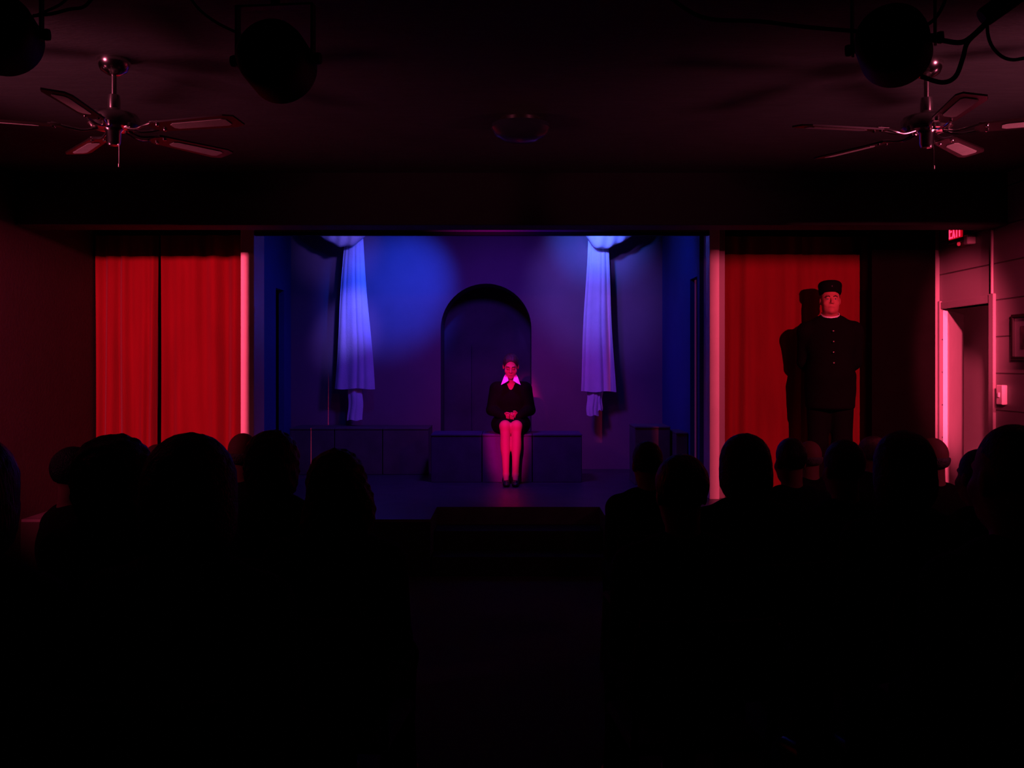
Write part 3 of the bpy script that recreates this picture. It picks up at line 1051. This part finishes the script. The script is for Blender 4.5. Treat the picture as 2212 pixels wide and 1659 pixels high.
# white collar: two pointed wings
for q in (-1, 1):
    cm = MB()
    P = [(q * .046, .075, 1.100), (q * .070, .020, 1.058), (q * .099, -.020, .978), (q * .060, -.034, .998), (q * .022, -.026, 1.022), (q * .036, .020, 1.068)]
    P = [Vector(p) for p in P]
    cm.prism(P, (0, -.008, .001))
    cm.build('collar_wing', M['white'], wo)
HB = Body(.005)
s_, m_ = H.s, H.m
HB.ell(H(0, .018, .026), np.array((.086, .102, .098)) * s_, m_, .01)
HB.ell(H(0, .11, -.005), np.array((.045, .035, .045)) * s_, m_, .02)
HB.ell(H(0, -.075, -.055), np.array((.066, .085, .115)) * s_, m_, .015, True)
HB.box(H(0, -.01, -.12), (.12, .15, .065), .01, m_, .01, True)
HB.build('hair', M['hair_dark'], wo)
for q in (-1, 1):
    MB().tube([H(q * .016, -.098, .012), H(q * .030, -.099, .018), H(q * .046, -.088, .012)], .0035, 8, 4).build('eyebrow', M['hair_dark'], wo, True)
    MB().tube([H(q * .018, -.093, -.014), H(q * .031, -.096, -.017), H(q * .044, -.087, -.013)], .0022, 6, 4).build('eyelash', M['hair_dark'], wo, True)
MB().tube([H(-.020, -.092, -.078), H(-.008, -.101, -.075), H(.008, -.101, -.075), H(.020, -.092, -.078)], .0045, 8, 4).build('lip', M['lips'], wo, True)
for q in (-1, 1):
    S = Body(.004)
    S.cap((q * .045, -.245, .050), (q * .043, -.350, .027), .036, .031, .02)
    S.cap((q * .047, -.205, .065), (q * .046, -.25, .045), .036, .036, .02)
    S.cap((q * .047, -.185, .06), (q * .047, -.185, .006), .016, .010, .02)
    S.ell((q * .044, -.365, .020), (.033, .045, .020), None, .015)
    S.ell((q * .046, -.225, .115), (.036, .075, .055), None, .01, True)
    S.box((0, -.2, -.05), (.3, .4, .05), .001, None, .001, True)
    S.build('shoe', M['leather'], wo)

# ------------------------------------------------------------------ standing man
mx_, my_ = (1793 - CX) / 250.0, F / 250.0
ma = thing('person', 'standing man in black cap and long black coat, hands behind his back', 'person', (mx_, my_, STAGE), R(-13))
H = HeadFrame((0, -.015, 1.752), R(-2), R(3), 1.0)


def man_core(B, g, arms=True):
    B.ell((0, .01, .97), (.175 + g, .13 + g, .12 + g), None, .05)
    B.ell((0, -.03, 1.13), (.178 + g, .155 + g, .19 + g), None, .05)
    B.ell((0, .0, 1.36), (.190 + g, .135 + g, .17 + g), None, .05)
    B.cap((-.185, .01, 1.475), (.185, .01, 1.475), .068 + g, None, .05)
    B.cap((-.07, .0, 1.535), (.07, .0, 1.535), .055 + g, None, .05)
    if arms:
        for q in (-1, 1):
            B.cap((q * .198, .01, 1.46), (q * .204, .085, 1.21), .055 + g, .047 + g, .03)
            B.cap((q * .204, .085, 1.21), (q * .05, .215, 1.02), .046 + g, .032 + g, .02)
    return B


B = man_core(Body(.0065), 0)
B.cap((0, .01, 1.52), (0, -.005, 1.66), .066, .064, .03)
H.skull(B, True, False, 1.13)
for q in (-1, 1):
    B.ell(H(q * .031, -.080, -.003), (.0165, .0135, .0085), H.m, .003)
    B.ell(H(q * .031, -.079, -.019), (.015, .012, .007), H.m, .004)
for q in (-1, 1):
    B.cap((q * .095, .01, .94), (q * .10, -.005, .50), .095, .062, .03)
    B.cap((q * .10, -.005, .50), (q * .105, .02, .09), .06, .038, .02)
    B.ell((q * .102, .03, .36), (.05, .055, .11), None, .03)
    B.cap((q * .105, .02, .07), (q * .125, -.16, .04), .04, .03, .02)
hand(B, (-.045, .225, 1.015), (.75, .1, -.6), (.5, -.3, .7), (0, -1, 0), .5)
hand(B, (.045, .238, 1.01), (-.75, .25, -.6), (-.5, -.1, .7), (0, -1, 0), .6)
B.build('body', M['skin'], ma)
C = man_core(Body(.0075), .020)
C.cyl((0, .0, .955), .206, .178, .155, .03, None, .06)
C.cyl((0, -.004, 1.575), .082, .086, .035, .008, rot3(R(14)), .02)
C.cyl((0, -.012, 1.62), .071, .075, .06, .002, rot3(R(14)), .004, True)
C.build('coat', M['blackcloth'], ma)
# white band collar
co = MB()
nn = 32
Rm = Matrix.Rotation(R(14), 3, 'X')
vs, fs = [], []
for i in range(nn):
    t = 2 * math.pi * i / nn
    for rr, zz in ((1.0, .0), (1.0, .040), (.93, .040), (.93, 0)):
        z_ = zz + (.008 if zz > 0 else -.006) * math.sin(t) * 1.0
        p = Rm @ Vector((.078 * rr * math.cos(t), .082 * rr * math.sin(t), z_))
        vs.append(p + Vector((0, -.008, 1.583)))
for i in range(nn):
    j = (i + 1) % nn
    for k in range(4):
        l = (k + 1) % 4
        fs.append((i * 4 + k, j * 4 + k, j * 4 + l, i * 4 + l))
co.add(vs, fs).build('collar_band', M['white'], ma, True)
for z in (1.47, 1.38, 1.29, 1.20):
    y = -.155 if z > 1.4 else (-.178 if z > 1.25 else -.205)
    MB().lathe([(.001, -.004), (.006, -.003), (.009, .0), (.009, .004), (.001, .005)], 16, 'y', (.012, 0, 0)).build('button', M['brass'], ma, True, (.0, y - .002, z))
P_ = Body(.0075)
P_.ell((0, .01, .95), (.185, .145, .12), None, .05)
for q in (-1, 1):
    P_.cap((q * .093, .01, .92), (q * .10, -.005, .50), .108, .082, .04)
    P_.cap((q * .10, -.005, .50), (q * .105, .02, .05), .08, .066, .03)
P_.build('trousers', M['trouser'], ma)
for q in (-1, 1):
    S = Body(.005)
    S.cap((q * .105, .05, .05), (q * .128, -.19, .038), .05, .042, .02)
    S.box((0, 0, -.05), (.4, .5, .05), .001, None, .001, True)
    S.build('shoe', M['leather'], ma)
K = Body(.005)
K.cyl(H(0, .006, .085), .095, .112, .055, .03, H.m @ rot3(R(-10)), .01)
K.ell(H(0, .02, .118), (.090, .100, .045), H.m, .03)
K.cyl(H(0, .006, .060), .0885, .106, .028, .006, H.m @ rot3(R(-10)), .004)
K.ell(H(0, -.055, .015), (.068, .055, .060), H.m, .006, True)
cp = K.build('cap', M['blackcloth'], ma)
MB().lathe([(.001, -.003), (.006, -.002), (.008, .001), (.001, .003)], 14, 'y', (0, 0, 0)).build('cap_badge', M['canblack'], cp, True, H(0, -.108, .098))
HB = Body(.005)
HB.ell(H(0, .022, .02), (.082, .100, .094), H.m, .01)
HB.ell(H(0, -.075, -.04), (.09, .105, .13), H.m, .01, True)
HB.box(H(0, 0, -.12), (.12, .15, .065), .01, H.m, .01, True)
HB.build('hair', M['hair_dark'], ma)
for q in (-1, 1):
    ey = MB().lathe([(.0005, -.0125), (.006, -.011), (.0105, -.0065), (.0125, 0), (.0105, .0065), (.006, .011), (.0005, .0125)], 16, 'z', H(q * .031, -.080, -.010)).build('eye', M['eye'], ma, True)
    MB().lathe([(.0003, -.0012), (.0045, -.001), (.0052, .001), (.0003, .0015)], 12, 'y', H(q * .031, -.0925, -.010)).build('pupil', M['hair_black'], ey, True)
    MB().tube([H(q * .014, -.099, .010), H(q * .030, -.099, .016), H(q * .047, -.087, .009)], .004, 8, 4).build('eyebrow', M['hair_dark'], ma, True)
MB().tube([H(-.024, -.091, -.079), H(-.008, -.099, -.078), H(.008, -.099, -.078), H(.024, -.091, -.079)], .0036, 8, 4).build('lip', M['lips'], ma, True)

# ------------------------------------------------------------------ the audience, seen from behind (facing the stage)
AH = HeadFrame((0, .03, 1.205), R(0), R(180), .96)


def aud_core(B, g, arms=True):
    B.ell((0, .0, .565), (.165 + g, .125 + g, .11 + g), None, .05)
    B.ell((0, .02, .70), (.145 + g, .115 + g, .15 + g), None, .05)
    B.ell((0, .0, .88), (.17 + g, .115 + g, .15 + g), None, .05)
    B.cap((-.155, -.005, .965), (.155, -.005, .965), .055 + g, None, .05)
    B.cap((-.06, .0, 1.0), (.06, .0, 1.0), .05 + g, None, .05)
    if arms:
        for q in (-1, 1):
            B.cap((q * .168, -.005, .955), (q * .182, .03, .71), .05 + g, .042 + g, .03)
            B.cap((q * .182, .03, .71), (q * .112, .255, .645), .040 + g, .029 + g, .02)
    return B


B = aud_core(Body(.0075), 0)
B.cap((0, .0, 1.0), (0, .012, 1.13), .055, .056, .03)
AH.skull(B, True, False, 1.0)
for q in (-1, 1):
    B.cap((q * .09, .02, .545), (q * .105, .43, .535), .085, .06, .03)
    B.cap((q * .105, .43, .535), (q * .105, .43, .10), .056, .036, .02)
    B.cap((q * .105, .43, .07), (q * .115, .57, .045), .038, .028, .02)
    hand(B, (q * .112, .262, .640), (-q * .15, .97, -.12), (-q * .95, -.1, .2), (0, 0, -1), .3)
aud_body = B.build('body', M['skin'], None)
B = aud_core(Body(.008), .018)
aud_top = B.build('jumper', M['darkcloth'], None)
B = Body(.008)
B.ell((0, .0, .56), (.18, .14, .108), None, .05)
for q in (-1, 1):
    B.cap((q * .09, .02, .553), (q * .105, .43, .54), .096, .075, .04)
    B.cap((q * .105, .43, .535), (q * .105, .43, .09), .072, .058, .02)
aud_trousers = B.build('trousers', M['trouser'], None)
B = Body(.007)
B.cap((.103, .40, .055), (.117, .60, .045), .05, .042, .02)
B.box((.1, .5, -.05), (.3, .4, .05), .001, None, .001, True)
aud_shoe_r = B.build('shoe', M['leather'], None)
B = Body(.007)
B.cap((-.103, .40, .055), (-.117, .60, .045), .05, .042, .02)
B.box((-.1, .5, -.05), (.3, .4, .05), .001, None, .001, True)
aud_shoe_l = B.build('shoe', M['leather'], None)
HAIR = {}
s_, m_ = AH.s, AH.m


def hair(kind):
    B = Body(.0065)
    bump = None
    face = ((0, -.085, -.06), (.062, .075, .115))
    if kind == 'short':
        B.ell(AH(0, .018, .026), np.array((.086, .104, .100)) * s_, m_, .01)
        B.box(AH(0, -.0, -.125), (.14, .16, .07), .02, m_, .01, True)
        bump = (.002, 190)
    elif kind == 'crop':
        B.ell(AH(0, .016, .022), np.array((.082, .100, .096)) * s_, m_, .01)
        B.box(AH(0, -.0, -.115), (.14, .16, .07), .02, m_, .01, True)
        bump = (.0015, 220)
    elif kind == 'bob':
        B.ell(AH(0, .022, .02), np.array((.100, .112, .108)) * s_, m_, .01)
        B.ell(AH(0, .030, -.075), np.array((.106, .10, .10)) * s_, m_, .05)
        bump = (.003, 150)
    elif kind == 'big':
        B.ell(AH(0, .025, .015), np.array((.122, .125, .118)) * s_, m_, .01)
        B.ell(AH(0, .030, -.085), np.array((.118, .105, .10)) * s_, m_, .05)
        bump = (.007, 95)
    elif kind == 'long':
        B.ell(AH(0, .022, .02), np.array((.098, .112, .106)) * s_, m_, .01)
        B.ell(AH(0, .045, -.13), np.array((.115, .085, .14)) * s_, m_, .05)
        B.ell(AH(-.05, .05, -.07), np.array((.085, .08, .09)) * s_, m_, .05)
        bump = (.006, 110)
    elif kind == 'fringe':
        B.ell(AH(0, .018, .00), np.array((.083, .102, .085)) * s_, m_, .01)
        B.box(AH(0, .0, .085), (.14, .18, .075), .01, m_, .01, True)
        B.box(AH(0, -.0, -.125), (.14, .16, .07), .02, m_, .01, True)
    B.ell(AH(*face[0]), np.array(face[1]) * s_, m_, .02, True)
    return B.build('hair', M['hair_dark'], None, bump)


for k in ('short', 'crop', 'bob', 'big', 'long', 'fringe'):
    HAIR[k] = hair(k)

# a plain stacking chair, facing the stage
ch0 = thing('hall_chair', '', 'chair')
MB().box((-.215, -.20, .425), (.215, .22, .462), .015).build('seat', M['chairseat'], ch0)
bk = MB().grid(lambda u, v: (-.21 + .42 * u, -.235 - .05 * v - .03 * math.sin(math.pi * u), .60 + .26 * v), 10, 6, (0, .022, 0))
bk.build('backrest', M['chairseat'], ch0, True)
for q in (-1, 1):
    MB().tube([(q * .205, .20, .42), (q * .215, .24, .0)], .011, 10, 1).build('leg', M['chairmetal'], ch0, True)
    MB().tube([(q * .205, -.20, .42), (q * .215, -.255, .0)], .011, 10, 1).build('leg', M['chairmetal'], ch0, True)
    MB().tube([(q * .208, -.19, .43), (q * .212, -.225, .55), (q * .212, -.272, .84)], .011, 10, 4).build('back_post', M['chairmetal'], ch0, True)
chair_used = [False]


def sit(label, px, top, Y, hair_kind, hmat, cloth, rz=0.0, hw=1.0, chair_label=None, group=None, head=1.315):
    """place one person whose head top appears at (px, top) at depth Y, and the chair underneath"""
    p = at(px, top, Y)
    k = p.z / head
    r = thing('person', label, 'person', (p.x, Y, 0), rz, group)
    r.scale = (k, k, k)
    for src, m in ((aud_body, None), (aud_top, cloth), (aud_trousers, None), (aud_shoe_l, None), (aud_shoe_r, None)):
        c = src.copy()
        COL.objects.link(c)
        c.parent = r
        if m is not None:
            c.material_slots[0].link = 'OBJECT'
            c.material_slots[0].material = M[m]
    if hair_kind:
        c = HAIR[hair_kind].copy()
        COL.objects.link(c)
        c.parent = r
        c.material_slots[0].link = 'OBJECT'
        c.material_slots[0].material = M[hmat]
        hc = Vector((0, .03, 1.205))
        c.scale = (hw, 1 + (hw - 1) * .6, 1)
        c.location = (hc.x * (1 - hw), hc.y * (1 - (1 + (hw - 1) * .6)), 0)
    if not chair_used[0]:
        c = ch0
        chair_used[0] = True
    else:
        c = copy_tree(ch0)
    c.location = (p.x, Y, 0)
    c.rotation_euler = (0, 0, rz)
    c.scale = (k, k, k)
    tag(c, chair_label, 'chair', 'black chairs the audience sits on')
    return r


R1, R2, R3, R4, R5 = 2.3, 3.2, 4.1, 5.0, 5.9
aud = 'audience members seen from behind'
D = 'dark silhouetted audience member '
# on the curtain side away from the door
sit('person half cut off by the picture edge below the dark side wall', -75, 950, R1, 'bob', 'hair_dark', 'browncloth', R(-8), 1, 'black chair of the person cut by the picture edge', aud)
sit('person with a dim pink face turned aside, beside the dark wall', 150, 966, R3, 'crop', 'hair_black', 'browncloth', R(-52), 1, 'black chair of the person with the pink turned face', aud)
sit('person with a wide dark head below the corner red curtain', 242, 950, R2, 'big', 'hair_black', 'darkcloth', R(-12), 1.05, 'black chair of the person below the corner curtain', aud)
sit('person whose dim bald head just shows between two big dark heads', 335, 959, R4, 'fringe', 'hair_grey', 'darkcloth', R(-14), 1, 'black chair of the mostly hidden bald person', aud)
sit('person with the broadest dark head of hair, below the split red curtains', 405, 948, R1, 'bob', 'hair_black', 'navycloth', R(-8), 1.0, 'black chair of the person with the broadest hair', aud)
sit('bald grey-headed person below the pink post beside the red curtains', 521, 935, R4, 'fringe', 'hair_grey', 'darkcloth', R(-10), 1, 'black chair of the bald person below the pink post', aud)
sit('person with a round dark head where the pink post meets the blue wall', 586, 938, R3, 'big', 'hair_dark', 'navycloth', R(-8), .96, 'black chair of the person below the blue wall edge', aud)
sit('person with wavy dark hair at the aisle, below the hanging white drape', 725, 977, R2, 'long', 'hair_black', 'darkcloth', R(-6), 1, 'black chair of the wavy-haired person at the aisle', aud)
# on the door side of the aisle
sit('person with a small dark head in front of the dim stage block', 1400, 957, R4, 'short', 'hair_black', 'navycloth', R(5), 1, 'black chair of the person before the dim stage block', aud)
sit('dark-haired person at the aisle, head beside the foot of the exit-side post', 1476, 988, R2, 'short', 'hair_dark', 'darkcloth', R(6), 1.05, 'black chair at the aisle below the exit-side post', aud)
sit('person with a full dark bob below the dark red curtain', 1612, 943, 4.0, 'bob', 'hair_black', 'darkcloth', R(8), 1.05, 'black chair of the person with the full dark bob', aud)
sit('dark-haired person in front of the standing man, beside the pink bald head', 1712, 950, R4, 'short', 'hair_dark', 'navycloth', R(10), .96, 'black chair of the person beside the pink bald head', aud)
sit('bald person with a pink-lit head in front of the standing man', 1752, 952, 5.8, 'fringe', 'hair_grey', 'browncloth', R(10), 1, 'black chair of the bald person before the standing man', aud)
sit('dark-haired person below the standing man, toward the dark flat', 1828, 955, 4.15, 'short', 'hair_black', 'darkcloth', R(10), 1, 'black chair of the person below the standing man', aud)
sit('dim grey-haired person in front of the dark brown flat', 1888, 945, 6.2, 'short', 'hair_grey', 'darkcloth', R(10), 1.2, 'black chair of the dim grey-haired person', aud)
sit('person with a large dark head between the brown flat and the door', 1957, 938, 3.45, 'bob', 'hair_black', 'darkcloth', R(12), 1.0, 'black chair of the large-headed person by the door', aud)
sit('bald person with a reddish head before the pink open door', 2020, 945, R4, 'fringe', 'hair_grey', 'browncloth', R(14), 1, 'black chair of the bald person before the door', aud)
sit('person with a small dark head before the door casing', 2122, 972, R3, 'crop', 'hair_black', 'darkcloth', R(14), 1, 'black chair of the person before the door casing', aud)
sit('person with a tall dark head below the framed picture', 2202, 920, 2.45, 'crop', 'hair_black', 'darkcloth', R(10), .93, 'black chair of the person below the framed picture', aud)
for o in [aud_body, aud_top, aud_trousers, aud_shoe_l, aud_shoe_r] + list(HAIR.values()):
    bpy.data.objects.remove(o)

# ------------------------------------------------------------------ pale cloth tip on a chair back
tp2 = at(787, 1312, 2.885)


def tri(u, v):
    w = .021 * (1 - .93 * v)
    return (tp2.x - w + 2 * w * u, tp2.y + .004 * math.sin(6 * u), tp2.z - .044 * v)


o = MB().grid(tri, 8, 10, (0, .004, 0)).build('kerchief', M['paleth'], None, True)
tag(o, 'small pale triangular cloth tip in the dark below the wavy-haired person', 'cloth')
